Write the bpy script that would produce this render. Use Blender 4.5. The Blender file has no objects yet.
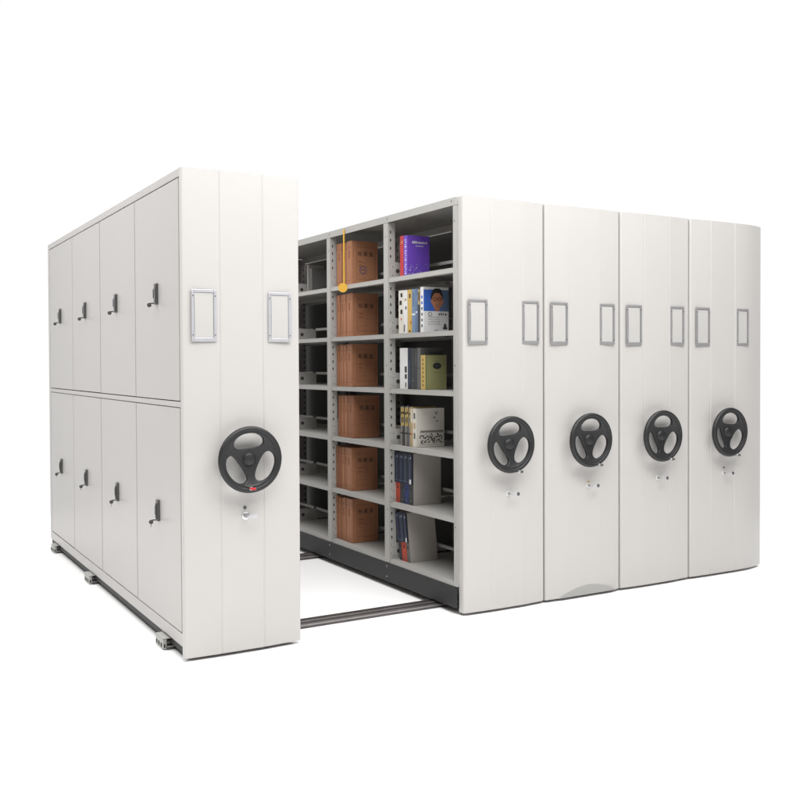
import bpy, bmesh, math, random
from mathutils import Matrix, Vector
random.seed(11)
sc = bpy.context.scene
COL = sc.collection

# ---------------------------------------------------------------- camera
YAW, PIT, ROLL = 0.5272, 0.0173, -0.0042
F = Vector((math.sin(YAW)*math.cos(PIT), math.cos(YAW)*math.cos(PIT), -math.sin(PIT)))
R = Vector((math.cos(YAW), -math.sin(YAW), 0)); U = R.cross(F)
R2 = R*math.cos(ROLL) + U*math.sin(ROLL); U2 = -R*math.sin(ROLL) + U*math.cos(ROLL)
cd = bpy.data.cameras.new('camera'); cam = bpy.data.objects.new('camera', cd); COL.objects.link(cam)
m = Matrix((R2, U2, -F)).transposed().to_4x4(); m.translation = (-1.3644, -4.3571, 1.4101)
cam.matrix_world = m
cd.sensor_width = 36; cd.lens = 36*956.34/800; cd.shift_y = -19.53/800
cd.clip_end = 500
sc.camera = cam

# ---------------------------------------------------------------- light
WORLD_DIM = .18
w = bpy.data.worlds.new('World'); sc.world = w; w.use_nodes = True
nt = w.node_tree; bg = nt.nodes['Background']; bg.inputs[0].default_value = (1, 1, 1, 1)
# plain white world ahead, dimmed in unseen directions to cut fill on the sides
tc = nt.nodes.new('ShaderNodeTexCoord'); vd = nt.nodes.new('ShaderNodeVectorMath'); vd.operation = 'DOT_PRODUCT'
vd.inputs[1].default_value = (0.5, 0.866, 0); nt.links.new(tc.outputs['Generated'], vd.inputs[0])
mr = nt.nodes.new('ShaderNodeMapRange'); mr.interpolation_type = 'SMOOTHSTEP'
mr.inputs['From Min'].default_value = .15; mr.inputs['From Max'].default_value = .66
mr.inputs['To Min'].default_value = WORLD_DIM; mr.inputs['To Max'].default_value = 1.01
nt.links.new(vd.outputs['Value'], mr.inputs['Value']); nt.links.new(mr.outputs[0], bg.inputs[1])
def area(name, loc, target, size, power, col=(1, 1, 1)):
    l = bpy.data.lights.new(name, 'AREA'); l.shape = 'RECTANGLE'; l.size, l.size_y = size; l.energy = power; l.color = col
    o = bpy.data.objects.new(name, l); COL.objects.link(o); o.location = loc
    o.rotation_euler = (Vector(target)-Vector(loc)).to_track_quat('-Z', 'Y').to_euler(); return o
area('softbox_overhead', (1.1, 0.8, 6.4), (1.1, .9, 0), (10, 10), 1000, (1, .99, .98))
area('front_fill_strip', (1.3, -2.6, 4.3), (1.4, 0.1, 2.1), (5.2, 1.7), 205, (1, .99, .975))  # added strip, set high and close to brighten the panel tops
area('left_fill_strip', (-2.7, 1.2, 4.3), (0, 1.2, 2.0), (4, .9), 90, (1, .99, .975))  # added strip high on the left to brighten the upper doors
sc.view_settings.view_transform = 'Standard'; sc.view_settings.look = 'None'
sc.view_settings.exposure = 0; sc.view_settings.gamma = 1; sc.view_settings.use_curve_mapping = False

# ---------------------------------------------------------------- materials
def mat(name, col, rough=.5, metal=0, coat=0, noise=0, bump=0, scale=20, spec=.5):
    mt = bpy.data.materials.new(name); mt.use_nodes = True; nt = mt.node_tree; b = nt.nodes['Principled BSDF']
    b.inputs['Base Color'].default_value = (*col, 1); b.inputs['Roughness'].default_value = rough
    b.inputs['Metallic'].default_value = metal; b.inputs['Coat Weight'].default_value = coat
    b.inputs['Specular IOR Level'].default_value = spec
    if noise or bump:
        tc = nt.nodes.new('ShaderNodeTexCoord'); n = nt.nodes.new('ShaderNodeTexNoise')
        n.inputs['Scale'].default_value = scale; n.inputs['Detail'].default_value = 4
        nt.links.new(tc.outputs['Object'], n.inputs['Vector'])
        if noise:
            mr = nt.nodes.new('ShaderNodeMapRange'); mr.inputs['To Min'].default_value = 1-noise; mr.inputs['To Max'].default_value = 1+noise
            nt.links.new(n.outputs['Fac'], mr.inputs['Value'])
            hs = nt.nodes.new('ShaderNodeHueSaturation'); hs.inputs['Color'].default_value = (*col, 1)
            nt.links.new(mr.outputs[0], hs.inputs['Value']); nt.links.new(hs.outputs[0], b.inputs['Base Color'])
        if bump:
            bp = nt.nodes.new('ShaderNodeBump'); bp.inputs['Strength'].default_value = bump; bp.inputs['Distance'].default_value = .002
            nt.links.new(n.outputs['Fac'], bp.inputs['Height']); nt.links.new(bp.outputs[0], b.inputs['Normal'])
    return mt
M = {}
M['floor'] = mat('white_floor', (.9, .9, .9), .9, spec=.1)
M['paint'] = mat('offwhite_powder_coat', (.478, .466, .452), .32, noise=.018, bump=.3, scale=2.2)
M['shelf'] = mat('grey_powder_coat', (.37, .364, .348), .45, noise=.03, bump=.05, scale=9)
M['door'] = mat('shaded_powder_coat', (.408, .394, .382), .34, noise=.02, bump=.4, scale=1.6)  # same coat as the end panels, darkened for the cabinet side's shade
M['base'] = mat('black_base_paint', (.018, .018, .019), .6, noise=.1, scale=8)
M['dark'] = mat('dark_gap', (.03, .03, .03), .8)
M['inner'] = mat('inner_shade_sheet', (.03, .031, .028), .6, noise=.2, scale=5)
M['rubber'] = mat('black_wheel_plastic', (.010, .0104, .0115), .5, noise=.1, bump=.15, scale=90)
M['chrome'] = mat('chrome', (.72, .72, .72), .2, 1)
M['steel'] = mat('brushed_steel', (.34, .34, .345), .4, .45, noise=.1, scale=60)
M['steel_light'] = mat('bright_steel', (.52, .52, .55), .35, .4, noise=.1, scale=40)
M['card'] = mat('label_card', (.445, .436, .423), .5)
M['handle'] = mat('zinc_handle', (.09, .09, .088), .35, .4)
M['rail'] = mat('rail_steel', (.11, .10, .10), .4, .7, noise=.25, scale=30)
M['railtop'] = mat('rail_worn_steel', (.33, .31, .31), .35, .8, noise=.3, scale=30)
M['zinc'] = mat('zinc_block', (.42, .42, .40), .5, .2, noise=.1, scale=30)
M['red'] = mat('red_plastic', (.55, .02, .03), .4)
M['arc'] = mat('grey_shadow_arc', (.335, .335, .322), .5, noise=.01, scale=5)
M['box'] = mat('brown_file_card', (.33, .145, .074), .6, noise=.16, bump=.3, scale=28)
M['box2'] = mat('brown_file_card_pale', (.36, .162, .083), .62, noise=.10, bump=.3, scale=28)
M['box3'] = mat('brown_file_card_worn', (.27, .115, .058), .7, noise=.22, bump=.5, scale=17)
M['boxd'] = mat('brown_file_crease', (.17, .06, .025), .7)
M['ink'] = mat('black_ink', (.02, .018, .018), .6)
M['bink'] = mat('blue_ink', (.06, .06, .16), .6)
M['paper'] = mat('page_paper', (.62, .58, .48), .8, noise=.12, bump=.3, scale=120)
M['yellow'] = mat('yellow_cord', (.60, .34, .03), .45)
def bc(name, c, r=.45, n=.06): M[name] = mat(name+'_cover', c, r, noise=n, scale=22)
bc('purple', (.13, .055, .42)); bc('crimson', (.42, .03, .035)); bc('white', (.66, .66, .66)); bc('ochre', (.52, .35, .09))
bc('slate', (.10, .15, .25)); bc('navy', (.012, .016, .034)); bc('charcoal', (.035, .038, .042)); bc('olive', (.25, .25, .115))
bc('cobalt', (.04, .12, .48)); bc('cream', (.62, .59, .53)); bc('taupe', (.22, .205, .19)); bc('rust', (.42, .05, .025))
bc('brown_shade', (.36, .15, .085)); bc('skin', (.45, .19, .10)); bc('tan', (.40, .30, .15)); bc('greyboard', (.34, .315, .29)); bc('steelblue', (.14, .22, .34)); bc('smoke', (.10, .10, .098))
bc('royal', (.02, .035, .13)); bc('gold', (.45, .33, .10))

# ---------------------------------------------------------------- mesh helpers
class MB:
    def __init__(s): s.v = []; s.f = []; s.mi = []; s.mats = []; s.sm = []
    def _m(s, m):
        if m not in s.mats: s.mats.append(m)
        return s.mats.index(m)
    def add(s, vs, fs, m, smooth=False):
        o = len(s.v); s.v += [tuple(v) for v in vs]; k = s._m(m)
        for f in fs: s.f.append([i+o for i in f]); s.mi.append(k); s.sm.append(smooth)
        return s
    def box(s, a, b, m, rot=None, bev=0):
        (x0, y0, z0), (x1, y1, z1) = a, b
        if bev:
            bm = bmesh.new(); bmesh.ops.create_cube(bm, size=1)
            for v in bm.verts: v.co = Vector(((x0+x1)/2+v.co.x*(x1-x0), (y0+y1)/2+v.co.y*(y1-y0), (z0+z1)/2+v.co.z*(z1-z0)))
            bmesh.ops.bevel(bm, geom=bm.edges[:], offset=bev, segments=2, affect='EDGES', profile=.5)
            bm.verts.index_update()
            vs = [v.co.copy() for v in bm.verts]; fs = [[v.index for v in f.verts] for f in bm.faces]; bm.free()
        else:
            vs = [Vector(p) for p in [(x0,y0,z0),(x1,y0,z0),(x1,y1,z0),(x0,y1,z0),(x0,y0,z1),(x1,y0,z1),(x1,y1,z1),(x0,y1,z1)]]
            fs = [(3,2,1,0),(4,5,6,7),(0,1,5,4),(1,2,6,5),(2,3,7,6),(3,0,4,7)]
        if rot: vs = [rot @ v for v in vs]
        return s.add(vs, fs, m)
    def prism(s, pts, axis, a, b, m, smooth=False):
        # closed 2d outline extruded along an axis (0 x: pts=(y,z); 1 y: pts=(x,z); 2 z: pts=(x,y))
        def P(p, t): return [(t, p[0], p[1]), (p[0], t, p[1]), (p[0], p[1], t)][axis]
        n = len(pts); vs = [P(p, a) for p in pts]+[P(p, b) for p in pts]
        fs = [[i, (i+1) % n, n+(i+1) % n, n+i] for i in range(n)]
        s.add(vs, fs, m, smooth)
        return s.add(vs, [list(range(n))[::-1], list(range(n, 2*n))], m)
    def cyl(s, c, r, d, axis, m, n=20, r2=None):
        r2 = r if r2 is None else r2; vs = []
        for k, (rr, t) in enumerate(((r, 0), (r2, d))):
            for i in range(n):
                a = 2*math.pi*i/n; u, v = rr*math.cos(a), rr*math.sin(a)
                vs.append([(c[0]+t, c[1]+u, c[2]+v), (c[0]+u, c[1]+t, c[2]+v), (c[0]+u, c[1]+v, c[2]+t)][axis])
        s.add(vs, [[i, (i+1) % n, n+(i+1) % n, n+i] for i in range(n)], m, True)
        return s.add(vs, [list(range(n))[::-1], list(range(n, 2*n))], m)
    def torus(s, c, Rr, r, m, nn=56, k=12, flat=1):
        vs = []; fs = []
        for i in range(nn):
            a = 2*math.pi*i/nn
            for j in range(k):
                b = 2*math.pi*j/k; rr = Rr+r*math.cos(b)
                vs.append((c[0]+rr*math.cos(a), c[1]+r*flat*math.sin(b), c[2]+rr*math.sin(a)))
                fs.append([i*k+j, ((i+1) % nn)*k+j, ((i+1) % nn)*k+(j+1) % k, i*k+(j+1) % k])
        return s.add(vs, fs, m, True)
    def build(s, name, parent=None):
        me = bpy.data.meshes.new(name); me.from_pydata(s.v, [], s.f)
        for x in s.mats: me.materials.append(M[x])
        for p, k, q in zip(me.polygons, s.mi, s.sm): p.material_index = k; p.use_smooth = q
        bm = bmesh.new(); bm.from_mesh(me); bmesh.ops.recalc_face_normals(bm, faces=bm.faces[:]); bm.to_mesh(me); bm.free()
        o = bpy.data.objects.new(name, me); COL.objects.link(o)
        if parent: o.parent = parent
        return o
def B(a, b, m, bev=0): return MB().box(a, b, m, bev=bev)
def tag(o, label, cat, group=None):
    o['label'] = label; o['category'] = cat
    if group: o['group'] = group
    return o
def empty(name, loc, label, cat, group=None):
    o = bpy.data.objects.new(name, None); COL.objects.link(o); o.location = loc; o.empty_display_size = .1
    return tag(o, label, cat, group)
def link_copy(o, parent, loc=None):
    c = o.copy(); COL.objects.link(c); c.parent = parent
    if loc is not None: c.location = loc
    for ch in [x for x in o.children]: link_copy(ch, c)
    return c
def curve_mesh(cu, name):
    o = bpy.data.objects.new(name, cu); COL.objects.link(o)
    dg = bpy.context.evaluated_depsgraph_get(); dg.update()
    me = bpy.data.meshes.new_from_object(o.evaluated_get(dg)); bpy.data.objects.remove(o); return me
def text_into(mb, body, size, mtx, m, ext=.0003):
    cu = bpy.data.curves.new('t', 'FONT'); cu.body = body; cu.size = size; cu.extrude = ext; cu.align_x = 'CENTER'; cu.align_y = 'CENTER'
    me = curve_mesh(cu, 't')
    mb.add([mtx @ v.co for v in me.vertices], [list(p.vertices) for p in me.polygons], m)
FRONT = Matrix.Rotation(math.pi/2, 4, 'X')                      # text facing -y
SIDE = Matrix.Rotation(-math.pi/2, 4, 'Z') @ FRONT              # text facing -x
def T(x, y, z): return Matrix.Translation((x, y, z))

# ---------------------------------------------------------------- setting
fl = MB().add([(-6, -7, .014), (6.2, -7, .014), (6.2, 5.0, .014), (-6, 5.0, .014)], [(0, 1, 2, 3)], 'floor').build('floor'); fl['kind'] = 'structure'

Z0, Z1 = .03, 2.33
Y_UP = [(.055, .085), (.816, .873), (1.631, 1.686), (2.445, 2.5), (3.262, 3.318)]
YEND = 3.33

# ---------------------------------------------------------------- end panel
def end_panel(W, groove=(.183, .401), curl=0, depth=.0545, dent=.0022):
    pts = []
    r = .012
    for i in range(6):
        a = math.pi - i*math.pi/2/5
        pts.append((r+r*math.cos(a), .008+r-r*math.sin(a)))
    for g in groove:
        pts += [(g-.006, 0), (g-.001, dent), (g+.001, dent), (g+.006, 0)]
    if curl:
        for i in range(1, 17):
            t = i/16; x = groove[1]+.01+(W-groove[1]-.01)*t; pts.append((x, curl*t**2.4))
        pts += [(W-.004, curl+depth-.01)]
    else:
        for i in range(6):
            a = math.pi/2 - i*math.pi/2/5
            pts.append((W-r+r*math.cos(a), .012+r-r*math.sin(a)))
        pts += [(W, depth)]
    pts += [(0, depth)]
    return MB().prism(pts, 2, Z0, Z1, 'paint')

def label_holder(x0, x1, z0, z1, par, m, yy=0):
    mb = MB(); t = .0135; y0, y1 = yy-.007, yy-.0005
    mb.box((x0, y0, z0), (x0+t, y1, z1), m, bev=.0015); mb.box((x1-t, y0, z0), (x1, y1, z1), m, bev=.0015)
    mb.box((x0+t, y0+.0005, z0), (x1-t, y1, z0+t*1.25), m, bev=.0015); mb.box((x0+t, y0+.0005, z1-t), (x1-t, y1, z1), m, bev=.0015)
    for x in (x0+t/2, x1-t/2):
        for z in (z0+.03, z1-.03): mb.cyl((x, y0-.0015, z), .003, .002, 1, 'handle', 8)
    o = mb.build('label_holder', par)
    # slightly bowed blank card slid into the frame
    n = 8; c = MB(); vs = []
    for i in range(n+1):
        z = z0+t+.004+(z1-z0-2*t-.006)*i/n; b = .0025*math.sin(math.pi*i/n)
        vs += [(x0+t+.002, yy-.003-b, z), (x1-t-.002, yy-.003-b*.3, z)]
    c.add(vs, [[2*i, 2*i+1, 2*i+3, 2*i+2] for i in range(n)], 'card', True); c.build('card', o)

WHEEL_ME = {}
def wheel_spider():
    cu = bpy.data.curves.new('w', 'CURVE'); cu.dimensions = '2D'; cu.fill_mode = 'BOTH'; cu.extrude = .006; cu.bevel_depth = .004; cu.bevel_resolution = 2
    def loop(pts):
        sp = cu.splines.new('POLY'); sp.points.add(len(pts)-1); sp.use_cyclic_u = True
        for p, q in zip(sp.points, pts): p.co = (q[0], q[1], 0, 1)
    loop([(.146*math.cos(2*math.pi*i/64), .146*math.sin(2*math.pi*i/64)) for i in range(64)])
    for k in range(3):
        a0 = math.pi/2+k*2*math.pi/3; c = Vector((math.cos(a0), math.sin(a0))); t = Vector((-c.y, c.x)); pts = []
        for i in range(40):
            a = 2*math.pi*i/40
            sx = math.copysign(abs(math.cos(a))**.85, math.cos(a)); sy = math.copysign(abs(math.sin(a))**.9, math.sin(a))
            # kidney shape: hole bends round the hub
            u = .079*sx; v = .041*sy - .20*0*u*u
            q = c*(.0895+v-1.6*u*u)+t*u; pts.append((q.x, q.y))
        loop(pts)
    me = curve_mesh(cu, 'w'); bm = bmesh.new(); bm.from_mesh(me)
    bmesh.ops.remove_doubles(bm, verts=bm.verts[:], dist=1e-5)
    bmesh.ops.triangulate(bm, faces=bm.faces[:])
    for lim in (.06, .03, .016, .012):
        es = [e for e in bm.edges if e.calc_length() > lim]
        if es: bmesh.ops.subdivide_edges(bm, edges=es, cuts=1); bmesh.ops.triangulate(bm, faces=bm.faces[:])
    bm.to_mesh(me); bm.free(); return me
SP = wheel_spider()
def handwheel(x, z, par, rot, knob, lock=True, redtip=False):
    yc = -.062
    Rm = T(x, yc, z) @ Matrix.Rotation(rot, 4, 'Y')
    mb = MB()
    def dish(v):
        q = FRONT @ v; rr_ = math.hypot(q.x, q.z); q.y += (.026)*max(0, 1-(rr_/.128)**2)**.8; return q
    mb.add([Rm @ dish(v.co) for v in SP.vertices], [list(p.vertices) for p in SP.polygons], 'rubber', True)
    mb.torus((x, yc, z), .1465, .0135, 'rubber', flat=1.15)
    o = mb.build('handwheel', par)
    h = MB(); prof = [(.038, .022), (.036, .016), (.032, .013), (.029, .007), (.024, .004), (.0, .003)]
    n = 28; vs = []
    for r_, d in prof: vs += [(x+max(r_, 1e-4)*math.cos(2*math.pi*i/n), yc+d, z+max(r_, 1e-4)*math.sin(2*math.pi*i/n)) for i in range(n)]
    h.add(vs, [[k*n+i, k*n+(i+1) % n, (k+1)*n+(i+1) % n, (k+1)*n+i] for k in range(len(prof)-1) for i in range(n)], 'rubber', True)
    h.build('hub', o)
    MB().cyl((x, yc+.027, z), .016, -yc-.0275, 1, 'rubber', 24, r2=.019).build('shaft', o)
    k = MB(); kx, kz = x+knob[0], z+knob[1]
    k.cyl((kx, yc-.03, kz), .009, .022, 1, 'chrome', 14); k.cyl((kx, yc-.036, kz), .006, .007, 1, 'red' if redtip else 'chrome', 14)
    k.box((kx-.002, yc-.028, kz-.009), (kx+.030, yc-.022, kz+.004), 'handle', bev=.002)
    if redtip: k.box((kx+.008, yc-.034, kz-.008), (kx+.022, yc-.029, kz+.004), 'red', bev=.002)
    k.build('fold_out_knob', o)
    return o
def lock(x, z, par, style):
    mb = MB(); mb.cyl((x, -.004, z), .017 if style else .020, .0038, 1, 'chrome' if style == 0 else 'white', 22)
    mb.cyl((x, -.011, z), .009, .0075, 1, 'steel', 16)
    if style == 0:
        mb.cyl((x-.004, -.008, z+.040), .0075, .0078, 1, 'handle', 12)
    if style == 4: mb.cyl((x-.002, -.006, z+.036), .005, .0058, 1, 'handle', 12)
    if style == 2: mb.box((x-.008, -.0045, z+.018), (x+.010, -.0006, z+.024), 'ochre')
    o = mb.build('lock', par)
    k = MB(); k.box((x-.003, -.045, z-.002), (x+.001, -.0112, z+.002), 'chrome')
    k.box((x-.004, -.047, z-.006), (x+.030, -.043, z+.005), 'steel_light', bev=.001); k.cyl((x+.036, -.0475, z), .010, .004, 1, 'handle' if style != 0 else 'steel_light', 14)
    k.build('key', o)

# ---------------------------------------------------------------- open shelving carcass (local x = 0 at its open face)
D = .56
LEV = [.195, .55, .908, 1.256, 1.596, 1.944]
def perforated_upright(y0, y1, x, s):
    # L-shaped post: flat flange on the face, slotted web running inwards.  s=+1 face looks to -x
    mb = MB(); e = x+s*.0025; xx = lambda a: x+s*a
    mb.box((min(x, e), y0, .17), (max(x, e), y1, 2.285), 'shelf')
    for yy in (y0, y1-.003):
        mb.box((min(xx(.003), xx(.05)), yy, .17), (max(xx(.003), xx(.05)), yy+.003, 2.285), 'shelf')
    z = .22
    while z < 2.26:
        mb.box((min(xx(.014), xx(.022)), y0-.0012, z), (max(xx(.014), xx(.022)), y0+.0004, z+.017), 'dark')
        z += .05
    for zz in (.5, 1.4, 2.2): mb.cyl((x-s*.0012 if s > 0 else x, (y0+y1)/2, zz), .004, .0012, 0, 'handle', 10)
    return mb
def shelf_mb(y0, y1, z):
    mb = MB()
    mb.box((.004, y0, z-.004), (D-.004, y1, z), 'shelf')
    for a, b in ((.0035, .0065), (D-.0065, D-.0035)):
        mb.box((a, y0, z-.028), (b, y1, z-.0045), 'shelf')
    for a, b in ((.0070, .020), (D-.020, D-.0070)): mb.box((a, y0, z-.028), (b, y1, z-.025), 'shelf')
    mb.box((.1, y0, z-.018), (.103, y1, z-.0045), 'shelf'); mb.box((D-.103, y0, z-.018), (D-.1, y1, z-.0045), 'shelf')
    return mb
def bracket_mb(y, z, s):
    # side gusset that keeps books from sliding, thickness to -y
    pts = [(.015, z+.001), (.27, z+.001), (.27, z+.085), (.10, z+.094), (.06, z+.100), (.015, z+.100)]
    mb = MB().prism(pts, 1, y-.003, y, 'shelf')
    for cx in (.066, .150): mb.cyl((cx, y-.0042 if s < 0 else y, z+.045), .013, .0012, 1, 'dark', 18)
    mb.cyl((.030, y-.0042, z+.070), .003, .0012, 1, 'dark', 8); mb.cyl((.030, y-.0042, z+.018), .003, .0012, 1, 'dark', 8)
    return mb
def carcass(par):
    bays = [(Y_UP[i][1]+.001, Y_UP[i+1][0]-.001) for i in range(4)]
    for (y0, y1) in Y_UP:
        perforated_upright(y0, y1, 0, 1).build('upright', par); perforated_upright(y0, y1, D, -1).build('upright', par)
    for zi, z in enumerate(LEV):
        for (y0, y1) in bays:
            o = shelf_mb(y0, y1, z).build('shelf', par)
            bracket_mb(y1, z, -1).build('side_bracket', o)
            B((.268, y0, z+.075), (.274, y1, z+.094), 'shelf').build('back_stop', o)
    tf = MB()
    for a, b in ((-.0005, .0025), (D-.0025, D+.0005)):
        tf.box((a, .055, 2.287), (b, YEND-.004, 2.33), 'shelf')
    tf.box((.003, .055, 2.326), (D-.003, YEND-.004, 2.3295), 'shelf')
    for (y0, y1) in Y_UP[1:]: tf.cyl((-.0016, y0+.01, 2.31), .005, .0012, 0, 'handle', 10)
    tf.cyl((-.0016, .10, 2.312), .005, .0012, 0, 'handle', 10); tf.box((.003, .0555, 2.2875), (D-.003, .0575, 2.3255), 'shelf'); tf.build('top_frame', par)
    bp = MB().box((-.002, .055, .050), (.004, YEND-.004, .166), 'base').box((D-.004, .055, .05), (D+.002, YEND-.004, .166), 'base')
    bp.box((.005, .058, .15), (D-.005, YEND-.006, .165), 'base')
    for (y0, y1) in Y_UP[1:]:
        for zz in (.145, .08): bp.cyl((-.0035, (y0+y1)/2, zz), .006, .0015, 0, 'steel', 10)
    bp.build('base_plinth', par)
    B((.001, YEND-.003, .17), (D-.001, YEND, 2.325), 'shelf').build('rear_panel', par)

# ---------------------------------------------------------------- right-hand block
GU = 'mobile shelving units pushed together'
XS = [1.5779, 2.150, 2.7349, 3.3306, 3.9963]
specs = [
 ('front shelving unit of the closed block, its open side full of brown boxes and books', (.028, .156), (.401, .521), .275, .675, (.034, -.150)),
 ('white shelving unit with a grey arc at the foot of its end panel', (.032, .159), (.410, .528), .287, .682, (.040, -.146)),
 ('white shelving unit between the one with the grey arc and the curved rightmost one', (.037, .163), (.412, .532), .286, .691, (.044, -.143)),
 ('rightmost shelving unit whose white end panel curves away at its right edge', (.041, .166), (.425, .539), .290, .685, (.040, -.148))]
units = []
for i, (lab, l1, l2, wx, lz, kn) in enumerate(specs):
    x0 = XS[i]; W = XS[i+1]-x0-.007+(.060 if i == 3 else 0)
    t = empty('mobile_shelving_unit', (x0, 0, 0), lab, 'shelving unit', GU); units.append(t)
    ep = end_panel(W, groove=(.183, .401) if i != 3 else (.178, .404), curl=.050 if i == 3 else 0, dent=(.0006, .0003, .0014, .0035)[i]).build('end_panel', t)
    m_ = 'steel'
    label_holder(l1[0], l1[1], 1.519, 1.765, t, m_)
    label_holder(l2[0], l2[1], 1.521, 1.766, t, m_, .0035)
    handwheel(wx, .957, t, (-.10, .02, .05, .12)[i], kn)
    lock(.300+(0, .02, .003, .003)[i], lz, t, i+1)
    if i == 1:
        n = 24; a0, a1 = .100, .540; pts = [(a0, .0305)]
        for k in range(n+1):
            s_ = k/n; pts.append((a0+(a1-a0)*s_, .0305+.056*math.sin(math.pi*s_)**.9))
        pts.append((a1, .0305)); MB().prism(pts, 1, -.0025, -.0004, 'arc').build('shadow_arc', t)  # added grey arc standing in for a shadow overlay on the panel
XF = -.0129
KEEP = ('upright', 'shelf', 'top_frame', 'base_plinth', 'rear_panel')
carcass(units[0])
src = [c for c in units[0].children if c.name.split('.')[0] in KEEP]
for c in src: c.location = (XF, 0, 0)
for t in units[1:]:
    for c in src:
        if c.name.split('.')[0] in KEEP[2:]: link_copy(c, t, (.004, 0, 0))
    B((.006, .058, .17), (.009, YEND-.006, 2.32), 'inner').build('shade_sheet', t)  # near-black sheet added to keep the shelf interior dark
# outer side sheet of the last unit
B((.004+D+.003, .09, .05), (.004+D+.006, YEND, 2.325), 'paint').build('outer_panel', units[3])

# ---------------------------------------------------------------- left cabinet with doors
t = empty('mobile_shelving_unit', (0, 0, 0), 'separate cabinet at the left with eight locked doors down its side', 'shelving unit')
end_panel(.6010, groove=(.183, .401), depth=.03, dent=.0026).build('end_panel', t)
label_holder(.044, .166, 1.520, 1.764, t, 'steel_light'); label_holder(.429, .549, 1.521, 1.762, t, 'steel_light')
handwheel(.3085, .957, t, -.08, (-.008, -.135), redtip=True); lock(.306, .680, t, 0)
bd = [.030, .820, 1.634, 2.449, 3.272]
cc = MB()
cc.box((.0, .0305, 2.291), (.58, 3.335, 2.3295), 'door', bev=.002)
cc.build('top_panel', t)
MB().box((.0, .0305, .082), (.58, 3.335, .1425), 'door', bev=.002).build('sill', t)
MB().box((.010, .0305, .045), (.57, 3.33, .0815), 'base').build('base_plinth', t)
MB().box((-.001, .0305, 1.210), (.020, 3.30, 1.236), 'door', bev=.002).build('middle_rail', t)
MB().box((-.0, 3.276, .143), (.58, 3.335, 2.2905), 'door', bev=.002).build('rear_panel', t)
MB().box((.577, .0305, .143), (.5795, 3.2755, 2.2905), 'door').build('back_panel', t)
MB().box((.022, .0305, .143), (.030, 3.2755, 2.2905), 'dark').build('gap_shade_sheet', t)  # near-black sheet behind the doors paints the shade in their gaps
rd = random.Random(8)
for lv in (1, 0):
    for i in range(4):
        y0, y1 = bd[i]+(.015 if i == 0 else .0055), bd[i+1]-.0055
        z0, z1 = (1.2400, 2.286) if lv else (.1465, 1.2065); y0 += rd.uniform(-.001, .001); y1 += rd.uniform(-.001, .001); z0 += rd.uniform(0, .002)
        d = MB().box((0.0, y0, z0), (.018, y1, z1), 'door', bev=.003).build('door', t)
        if i == 0: d['label'] = 'nearest %s door of the cabinet' % ('upper' if lv else 'lower')
        yc = (.404, 1.226, 2.038, 2.861)[i]; zc = 1.765 if lv else .679
        h = MB().box((-.012, yc-.020, zc-.053), (-.0002, yc+.020, zc+.053), 'handle', bev=.003)
        h.box((-.018, yc-.010, zc-.040), (-.0122, yc+.010, zc+.036), 'steel' if lv else 'handle', bev=.003)
        h.box((-.021, yc-.006, zc-.02), (-.0182, yc+.006, zc+.024), 'handle', bev=.001)
        h.cyl((-.017, yc, zc-.046), .006, .005, 0, 'steel', 12)
        h.build('door_handle', d)
        k = MB().box((-.034, yc-.002, zc-.050), (-.0172, yc+.002, zc-.044), 'handle')
        k.cyl((-.040, yc-.003, zc-.056), .011, .006, 1, 'handle', 14)
        if not lv: k.box((-.043, yc-.002, zc-.082), (-.039, yc+.001, zc-.066), 'steel')
        k.build('key', d)

# ---------------------------------------------------------------- floor rails
for nm, y0, y1 in (('nearest', .245, .355), ('middle', 1.87, 1.99), ('farthest', 3.04, 3.14)):
    r = empty('floor_rail', (0, y0, .014), '%s grey steel floor rail running under the shelving units' % nm, 'rail', 'floor rails under the units')
    w_ = y1-y0; mb = MB()
    mb.box((-.01, 0, .0005), (3.93, w_, .012), 'rail')
    mb.box((-.01, .0, .0125), (3.93, .026, .020), 'railtop', bev=.001); mb.box((-.01, w_-.026, .0125), (3.93, w_, .024), 'rail', bev=.001)
    mb.box((-.01, w_*.5-.012, .0125), (3.93, w_*.5+.012, .026), 'railtop', bev=.002)
    x = .15
    while x < 3.9: mb.cyl((x, w_*.5-.024, .0122), .005, .003, 2, 'steel', 8); x += .3
    mb.build('track', r)
    e = MB().box((-.030, .004, .003), (-.0105, w_+.02, .052), 'zinc', bev=.003).box((-.030, .004, .0525), (.02, w_+.02, .059), 'zinc', bev=.002)
    e.box((-.0105, .008, .027), (.05, w_, .044), 'rail')
    e.box((-.026, .0030, .012), (-.018, .0045, .030), 'dark')
    for yy in (.02, .06, .10): e.box((-.0310, yy, .013), (-.0295, yy+.022, .032), 'dark')
    e.build('end_stop', r)

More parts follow.
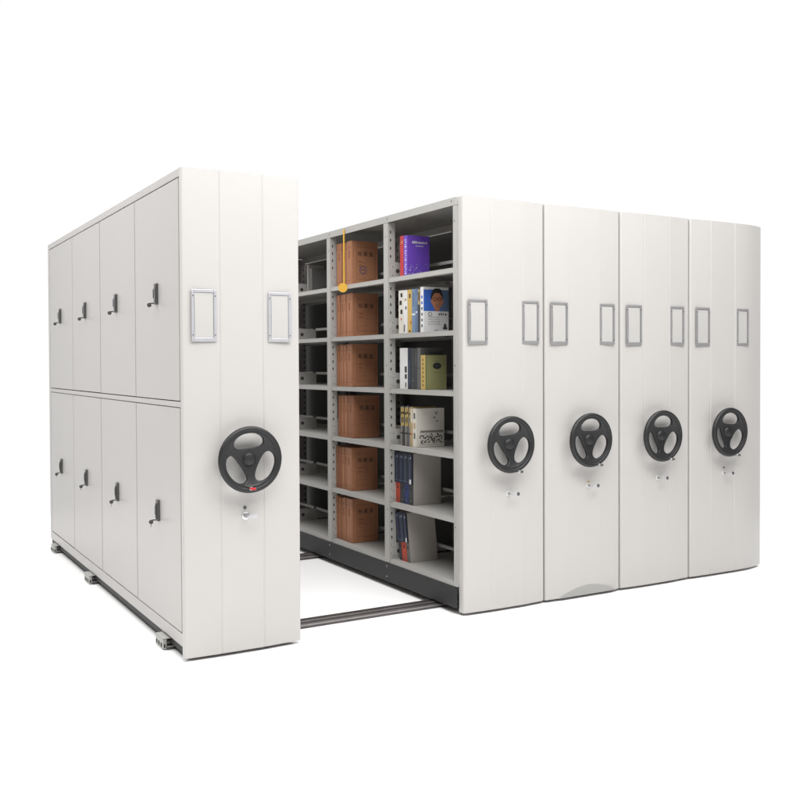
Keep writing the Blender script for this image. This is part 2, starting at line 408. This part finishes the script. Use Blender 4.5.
# ---------------------------------------------------------------- books and boxes
def marks(mb, x0, x1, y, z, h, n, m, seed=1, side=False, xf=0):
    """a row of small uneven letter-like strokes on the cover facing -y"""
    rr = random.Random(seed); wd = (x1-x0)/n
    for i in range(n):
        a = x0+i*wd; ww = wd*(.45+.35*rr.random()); hh = h*(.6+.4*rr.random())
        if side:
            mb.box((xf-.0007, a, z), (xf-.0001, a+ww, z+hh), m)
        else: mb.box((a, y-.0007, z), (a+ww, y-.0001, z+hh), m)
def book(kind, label, cat, y0, y1, z, h, dep, cover, spine=None, x=1.600, lean=0, group=None, pages=True, back=None):
    """local frame: x from the spine inwards, y from front cover to back cover, z up"""
    w_ = y1-y0; t = empty(kind, (x, y0, z+.0015), label, cat, group)
    if lean: t.rotation_euler = (lean, 0, 0)
    sp = spine or cover; mb = MB(); c = min(.0025, w_*.2)
    mb.box((0, 0, 0), (c, w_, h), sp, bev=.0006 if w_ > .01 else 0)
    mb.box((c+.0002, 0, 0), (dep, c, h), cover); mb.box((c+.0002, w_-c, 0), (dep, w_, h), back or cover)
    mb.build('cover', t)
    if pages: B((c+.0004, c+.0002, .004), (dep-.005, w_-c-.0002, h-.004), 'paper').build('pages', t)
    return t, w_
def filebox(label, y0, y1, z, h, front, x=1.600, dep=.2, mt='box', lean=0):
    t = empty('file_box', (x, y0, z+.0015), label, 'file box', 'brown file boxes in the middle bay')
    t.rotation_euler = (lean, 0, 0)
    w_ = y1-y0; mb = MB().box((0, 0, 0), (dep, w_, h), mt, bev=.002)
    mb.build('carton', t)
    p = MB()
    for zz in (h*.10, h*.84): p.box((-.0006, w_*.12, zz), (-.0001, w_*.88, zz+.0025), 'boxd')
    for zz in (h*.87, h*.05): p.cyl((-.0008, w_*.5, zz), .0028, .0007, 0, 'ink', 8)
    for q in (.07, .93): p.box((-.0006, w_*q-.0006, h*.03), (-.0001, w_*q+.0006, h*.97), 'boxd')
    p.box((-.0006, w_*.42, h*.60), (-.0001, w_*.58, h*.78), 'boxd')
    if front:
        y = 0; a, b = .035, dep-.02
        for (u0, u1, v0, v1) in ((a, b, h*.86, h*.866), (a, b, h*.12, h*.126), (a, a+.0018, h*.12, h*.866), (b-.0018, b, h*.12, h*.866)):
            p.box((u0, -.0007, v0), (u1, -.0001, v1), 'boxd')
        text_into(p, '\u6863 \u6848 \u76d2', .034, T(dep*.52, -.0005, h*.70) @ FRONT, 'ink')
        for k in range(4): p.box((a+.012, -.0007, h*(.50-.085*k)), (b-.07+.01*(k % 2), -.0001, h*(.50-.085*k)+.0016), 'boxd')
        marks(p, a+.012, a+.05, 0, h*.52, .010, 3, 'boxd', 3); marks(p, a+.012, a+.05, 0, h*.435, .010, 3, 'boxd', 4)
        if front == 'stamp':
            n = 20
            for k in range(n):
                q = 2*math.pi*k/n; p.box((.085+.024*math.cos(q)-.003, -.0008, h*.34+.024*math.sin(q)-.003), (.085+.024*math.cos(q)+.003, -.0001, h*.34+.024*math.sin(q)+.003), 'bink')
            marks(p, .070, .100, 0, h*.33, .012, 4, 'bink', 7)
    p.build('print', t)
    return t
LV = ['top', 'second', 'third', 'fourth', 'fifth', 'bottom']
ORD = ['front', 'second', 'third', 'fourth', 'fifth']
rl = random.Random(5)
wid = [[.080, .085, .080], [.095, .040, .055, .055], [.080, .040, .042, .038, .030], [.090, .050, .040, .030, .028], [.085, .035, .042, .040, .038], [.095, .030, .048, .040, .032]]
hh = [.296, .293, .290, .288, .290, .298]
for li in range(6):
    z = LEV[5-li]; y = 1.372 if li in (0, 1, 3) else 1.388
    for k, wd in enumerate(wid[li]):
        lab = 'brown file box with printed cover at the front of the row on the %s shelf' % LV[li] if k == 0 else \
              'brown file box, %s from the front in the row on the %s shelf' % (ORD[k], LV[li])
        filebox(lab, y+.0008, y+wd-.0028, z, hh[li]-rl.choice((0, .003, .005, .008))*(k > 0), ('stamp' if li == 0 else True) if k == 0 else False,
                x=1.600+.0028*((k*7+li*5) % 4), lean=rl.uniform(-.006, .010) if k else 0, mt=('box', 'box2', 'box3')[rl.randrange(3)] if k else ('box2', 'box', 'box', 'box3', 'box', 'box')[li])
        y += wd

z = LEV[5]   # --- top shelf of the near bay
b, w_ = book('book', 'purple book with a dotted pattern and white title on the top shelf', 'book', .640, .684, z, .245, .158, 'purple')
p = MB(); marks(p, .035, .145, 0, .198, .014, 10, 'white', 5); marks(p, .060, .118, 0, .180, .006, 9, 'white', 6)
rr = random.Random(4)
for k in range(60):
    u = rr.uniform(.01, .150); v = .006+abs(rr.gauss(0, .035)); s_ = rr.choice((.0018, .0025, .004))
    if v < .11: p.box((u, -.0007, v), (u+s_, -.0001, v+s_*1.2), 'white' if rr.random() < .6 else 'steelblue')
for k in range(16): p.box((-.0007, .012+.006*(k % 2), .012+.0135*k), (-.0001, .030-.004*(k % 3), .019+.0135*k), 'white')
p.build('print', b)
b, w_ = book('book', 'crimson-spined book standing behind the purple one on the top shelf', 'book', .6865, .728, z, .248, .155, 'crimson')
p = MB(); marks(p, .012, .030, 0, .20, .02, 2, 'gold', 2, True); p.build('print', b)
for k, (a, bb, h, c) in enumerate(((.735, .752, .205, 'tan'), (.755, .774, .20, 'smoke'), (.776, .800, .21, 'charcoal'))):
    book('book', ('thin tan book just behind the crimson one on the top shelf', 'grey book among the dim ones at the back of the top shelf', 'darkest book, at the far end of the row on the top shelf')[k], 'book', a, bb, z, h, .14, c, x=1.655)

z = LEV[4]   # --- second shelf
b, w_ = book('book', 'book with a man in glasses on its blue and white cover', 'book', .455, .492, z, .268, .176, 'white')
p = MB(); H_ = .268
p.box((.0, -.0006, .125), (.176, -.0001, .252), 'cobalt'); p.box((.12, -.0009, .125), (.176, -.00065, .252), 'slate')
def ell(cx, cz, rx, rz, y, m, n=28, a0=0, a1=2*math.pi):
    pts = [(cx+rx*math.cos(a0+(a1-a0)*i/n), cz+rz*math.sin(a0+(a1-a0)*i/n)) for i in range(n)]
    p.prism(pts, 1, y-.0003, y, m)
fx, fz = .092, .190
ell(fx, fz+.022, .042, .046, -.0012, 'ink'); ell(fx+.002, fz-.004, .037, .050, -.0016, 'skin'); ell(fx+.010, fz-.030, .022, .018, -.0018, 'brown_shade')
ell(fx-.036, fz-.006, .007, .012, -.0014, 'skin'); ell(fx+.040, fz-.006, .007, .012, -.0014, 'skin')
ell(fx+.002, fz+.056, .032, .013, -.0020, 'ink'); p.box((fx-.016, -.0014, .1255), (fx+.020, -.0011, .150), 'brown_shade')
for q in (-.014, .018):
    for k in range(14):
        a = 2*math.pi*k/14; p.box((fx+q+.012*math.cos(a)-.0022, -.0024, fz+.006+.009*math.sin(a)-.0015), (fx+q+.012*math.cos(a)+.0022, -.0020, fz+.006+.009*math.sin(a)+.0020), 'ink')
p.box((fx-.008, -.0023, fz-.030), (fx+.012, -.0020, fz-.0275), 'taupe'); p.box((fx-.001, -.0022, fz-.020), (fx+.006, -.0020, fz-.010), 'tan')
ell(.045, .108, .014, .011, -.0012, 'ink'); ell(.045, .108, .010, .0075, -.0016, 'white')
marks(p, .105, .165, 0, .102, .014, 4, 'ink', 9)
for k in range(4): marks(p, .030, .115, 0, .088-.014*k, .004, 14, 'smoke', 20+k)
marks(p, .075, .105, 0, .010, .006, 4, 'ink', 12); ell(.150, .036, .010, .016, -.0012, 'charcoal'); p.box((.135, -.0012, .018), (.165, -.0009, .030), 'charcoal')
marks(p, .08, .12, 0, .256, .006, 4, 'smoke', 12)
for k in range(6): p.box((-.0007, .010, .03+.034*k), (-.0001, .026, .046+.034*k), 'smoke' if k < 4 else 'cobalt')
p.build('print', b)
def spine_print(b, w_, h, spec):
    p = MB()
    for (z0, z1, a, c, m_) in spec: p.box((-.0007, w_*a, h*z0), (-.0001, w_*c, h*z1), m_)
    o = p.build('print', b); cov = [q for q in b.children if q.name.startswith('cover')][0]; me = cov.data; n0 = len(me.materials)
    for q in o.data.materials: me.materials.append(q)
    for q in o.data.polygons: q.material_index += n0
    bm = bmesh.new(); bm.from_mesh(me); bm.from_mesh(o.data); bm.to_mesh(me); bm.free(); bpy.data.objects.remove(o)
rows2 = [(.494, .520, .266, 'charcoal', 'dark book with a pale top band beside the portrait book', [(.62, .96, .1, .9, 'tan'), (.7, .9, .3, .7, 'slate')]),
         (.522, .548, .262, 'slate', 'slate blue book with a pale band, beside the dark one', [(.45, .48, .1, .9, 'white'), (.7, .85, .3, .7, 'steelblue')]),
         (.550, .588, .262, 'steelblue', 'wider blue book beside the ochre one on the second shelf', [(.60, .92, .25, .75, 'slate'), (.40, .44, 0, 1, 'white')]),
         (.591, .640, .262, 'ochre', 'ochre yellow book on the second shelf', [(.80, .90, .3, .6, 'ink'), (.02, .06, .3, .7, 'ink'), (.2, .27, .1, .3, 'crimson')]),
         (.643, .690, .262, 'white', 'white book with a reddish foot next to the ochre one', [(.03, .2, .6, .9, 'smoke'), (.55, .62, .2, .5, 'ink'), (.75, .80, .2, .7, 'tan')]),
         (.693, .748, .264, 'cream', 'white book with black lettering, last in the second-shelf row', [(.84, .93, .15, .55, 'ink'), (.66, .76, .3, .8, 'ink'), (.45, .55, .15, .6, 'ink'), (.30, .36, .3, .5, 'crimson')])]
for a, bb, h, c, lab, spec in rows2:
    b, w_ = book('book', lab, 'book', a, bb, z, h, .165, c); spine_print(b, w_, h, spec)

z = LEV[3]   # --- third shelf
b, w_ = book('book', 'olive green book with a dark oval emblem on the third shelf', 'book', .440, .490, z, .204, .150, 'olive', 'gold')
p = MB(); ell(.083, .140, .029, .019, -.0008, 'ink'); ell(.083, .140, .020, .008, -.0012, 'charcoal'); marks(p, .070, .096, 0, .137, .006, 3, 'olive', 3)
p.box((.060, -.0007, .168), (.106, -.0001, .1695), 'charcoal'); marks(p, .055, .112, 0, .100, .002, 12, 'charcoal', 6); p.box((.006, -.0007, .0), (.008, -.0001, .204), 'charcoal')
for k in range(7): p.box((-.0007, .018, .020+.025*k), (-.0001, .030, .032+.025*k), 'boxd')
p.build('print', b)
for a, bb, h, c, lab, spec in [(.494, .530, .248, 'smoke', 'tall dark grey book behind the olive one', [(.5, .52, .1, .9, 'charcoal')]),
        (.532, .560, .246, 'charcoal', 'near-black book in the middle of the third-shelf row', [(.6, .9, .4, .6, 'smoke')]),
        (.562, .600, .247, 'charcoal', 'near-black book next to the navy ones on the third shelf', [(.2, .22, 0, 1, 'smoke')]),
        (.602, .640, .250, 'navy', 'navy book beside the white one on the third shelf', [(.1, .7, .4, .5, 'slate')]),
        (.643, .736, .250, 'white', 'thick white book on the third shelf', [(.40, .55, .10, .35, 'ink'), (.25, .36, .10, .35, 'ink'), (.04, .16, .15, .3, 'smoke'), (.85, .95, .1, .3, 'cream')])]:
    b, w_ = book('book', lab, 'book', a, bb, z, h, .155, c); spine_print(b, w_, h, spec)

z = LEV[2]   # --- fourth shelf
b, w_ = book('book', 'white book with a black scrollwork pattern across its cover', 'book', .545, .584, z, .232, .200, 'cream')
p = MB(); rr = random.Random(2)
def curl(cx, cz, r0, turns, ph, th, m_='ink', n=22):
    pts = []
    for k in range(n+1):
        a = ph+turns*2*math.pi*k/n; r_ = r0*(1-.75*k/n); pts.append((cx+r_*math.cos(a), cz+r_*math.sin(a)))
    for q0, q1 in zip(pts, pts[1:]):
        d = Vector(q1)-Vector(q0); nrm = Vector((-d.y, d.x)).normalized()*th/2; e = d.normalized()*th*.3
        A, Bv = Vector(q0)-e, Vector(q1)+e
        p.prism([tuple(A+nrm), tuple(Bv+nrm), tuple(Bv-nrm), tuple(A-nrm)], 1, -.0010-rr.random()*.0003, -.0001, m_)
def stroke(a_, b_, th, m_='ink'):
    d = (Vector(b_)-Vector(a_)).normalized(); nn = Vector((-d.y, d.x))*th/2; A, Bv = Vector(a_), Vector(b_)
    p.prism([tuple(A), tuple((A+Bv)/2+nn), tuple(Bv), tuple((A+Bv)/2-nn)], 1, -.0010-rr.random()*.0003, -.0001, m_)
for k in range(15):
    u = .028+.0108*k; stroke((u, .088+.010*(k % 2)), (u+.012, .100-.012*(k % 2)), .007); stroke((u, .082), (u+.007, .092), .004)
for k in range(7):
    curl(.034+.0225*k, .056+.008*(k % 2), .015, rr.uniform(.45, .8)*(-1)**k, rr.uniform(0, 6), .0050)
    curl(.040+.0225*k, .032+.004*(k % 2), .011, rr.uniform(.4, .7)*(-1)**(k+1), rr.uniform(0, 6), .0050)
for k in range(26):
    u, v, q = rr.uniform(.025, .172), rr.uniform(.022, .074), rr.uniform(0, 6.3); l_ = rr.uniform(.008, .018)
    stroke((u, v), (u+l_*math.cos(q), v+l_*.7*math.sin(q)), rr.uniform(.003, .006))
curl(.145, .200, .010, .8, 1, .003); curl(.130, .178, .007, .7, 3, .003); curl(.150, .158, .009, .6, 3.4, .003)
p.box((.02, -.0007, .012), (.185, -.0001, .0135), 'smoke')
for k in range(3): p.box((-.0007, .010, .05+.06*k), (-.0001, .028, .085+.06*k), 'tan' if k % 2 else 'smoke')
p.build('print', b)
for k, (a, bb, h, c) in enumerate(((.586, .612, .240, 'tan'), (.616, .636, .238, 'taupe'), (.638, .660, .245, 'smoke'), (.662, .684, .238, 'taupe'), (.686, .710, .243, 'charcoal'), (.712, .734, .240, 'taupe'))):
    lab = ('tan book directly behind the scrollwork one', 'thin taupe magazine, nearest of the fourth-shelf stack', 'smoky magazine, second behind the tan book', 'taupe magazine, third behind the tan book', 'charcoal magazine, fourth behind the tan book', 'taupe magazine at the far end of the fourth-shelf row')[k]
    b, w_ = book('book' if k == 0 else 'magazine', lab, 'book' if k == 0 else 'magazine', a, bb, z, h, .17, c, x=1.600+.003*(k % 2))
    spine_print(b, w_, h, [(.50, .97, .15, .80, 'gold'), (.58, .72, .35, .95, 'white' if k % 2 else 'tan'), (.80, .86, .2, .7, 'smoke'), (.30, .34, .1, .9, 'ink')] if k else
                [(.6, .95, .2, .8, 'cream'), (.3, .33, .1, .9, 'rust')])

def binder(label, y0, y1, z, h, low, lean=0, tagged=False, gr='dark binders in the near bay', x=1.612):
    """dark binder whose coloured lower spine shows below a wide dark jacket"""
    b, w_ = book('binder', label, 'binder', y0, y1, z, h, .20, 'greyboard', low, x=x, lean=lean, group=gr, pages=False)
    B((.0035, .003, .003), (.19, w_-.003, h-.003), 'paper').build('pages', b)
    j = MB().box((-.010, .0, h*.40), (-.0003, w_, h+.002), 'navy', bev=.002)
    j.box((-.0107, w_*.40, h*.46), (-.0101, w_*.46, h*.95), 'slate'); j.box((-.0107, w_*.2, h*.90), (-.0101, w_*.28, h*.94), 'white'); j.box((-.0107, w_*.62, h*.88), (-.0101, w_*.70, h*.93), 'steelblue')
    j.box((-.0107, w_*.1, h*.44), (-.0101, w_*.9, h*.45), 'slate')
    if tagged: j.box((-.0112, w_*.15, h*.41), (-.0102, w_*.5, h*.50), 'white')
    j.build('jacket', b)
    q = MB().cyl((-.0008, w_*.5, h*.30), .008, .0007, 0, 'ink', 14); q.box((-.0007, w_*.3, h*.06), (-.0001, w_*.7, h*.09), 'smoke'); q.build('finger_ring', b)
    return b
z = LEV[1]
for a, bb, low, lab, tg in ((.603, .655, 'charcoal', 'grey-sided dark binder with a white sticker, front of the fifth-shelf row', True), (.657, .708, 'royal', 'binder with a blue lower spine on the fifth shelf', False),
                        (.710, .760, 'charcoal', 'all-dark binder between the blue and red ones on the fifth shelf', False), (.762, .812, 'rust', 'binder with a red lower spine at the end of the fifth shelf', False)):
    binder(lab, a, bb, z, .312, low, tagged=tg)
z = LEV[0]
for k, (a, bb, low, lab) in enumerate(((.640, .672, 'smoke', 'leaning grey-sided binder at the front of the bottom shelf'), (.676, .732, 'rust', 'leaning binder with a red lower spine on the bottom shelf'), (.735, .765, 'charcoal', 'dark binder leaning at the far end of the bottom shelf'))):
    binder(lab, a, bb, z, .302, low, lean=-.145, tagged=(k == 0), gr='leaning binders on the bottom shelf')
# dim things at the back of the top shelf in the far bay
for k, (a, bb, h, c) in enumerate(((2.22, 2.27, .19, 'smoke'), (2.28, 2.31, .22, 'taupe'))):
    book('book', ('small dim grey book in the far bay of the top shelf', 'taller dim book at the far bay of the top shelf')[k], 'book', a, bb, LEV[5], h, .13, c, x=1.70)

# callout leader line and dot, built as a yellow cord and disc
t = empty('callout_leader', (1.558, 1.405, 2.315), 'yellow callout leader built as a cord with a round disc over the brown boxes', 'tag')
MB().cyl((0, 0, -.37), .0055, .372, 2, 'yellow', 12).build('cord', t)
d = MB().cyl((0, -.0045, -.392), .031, .009, 1, 'yellow', 36).build('disc', t); d.rotation_euler = (0, 0, -.45); d.location = (-.016, -.012, 0)
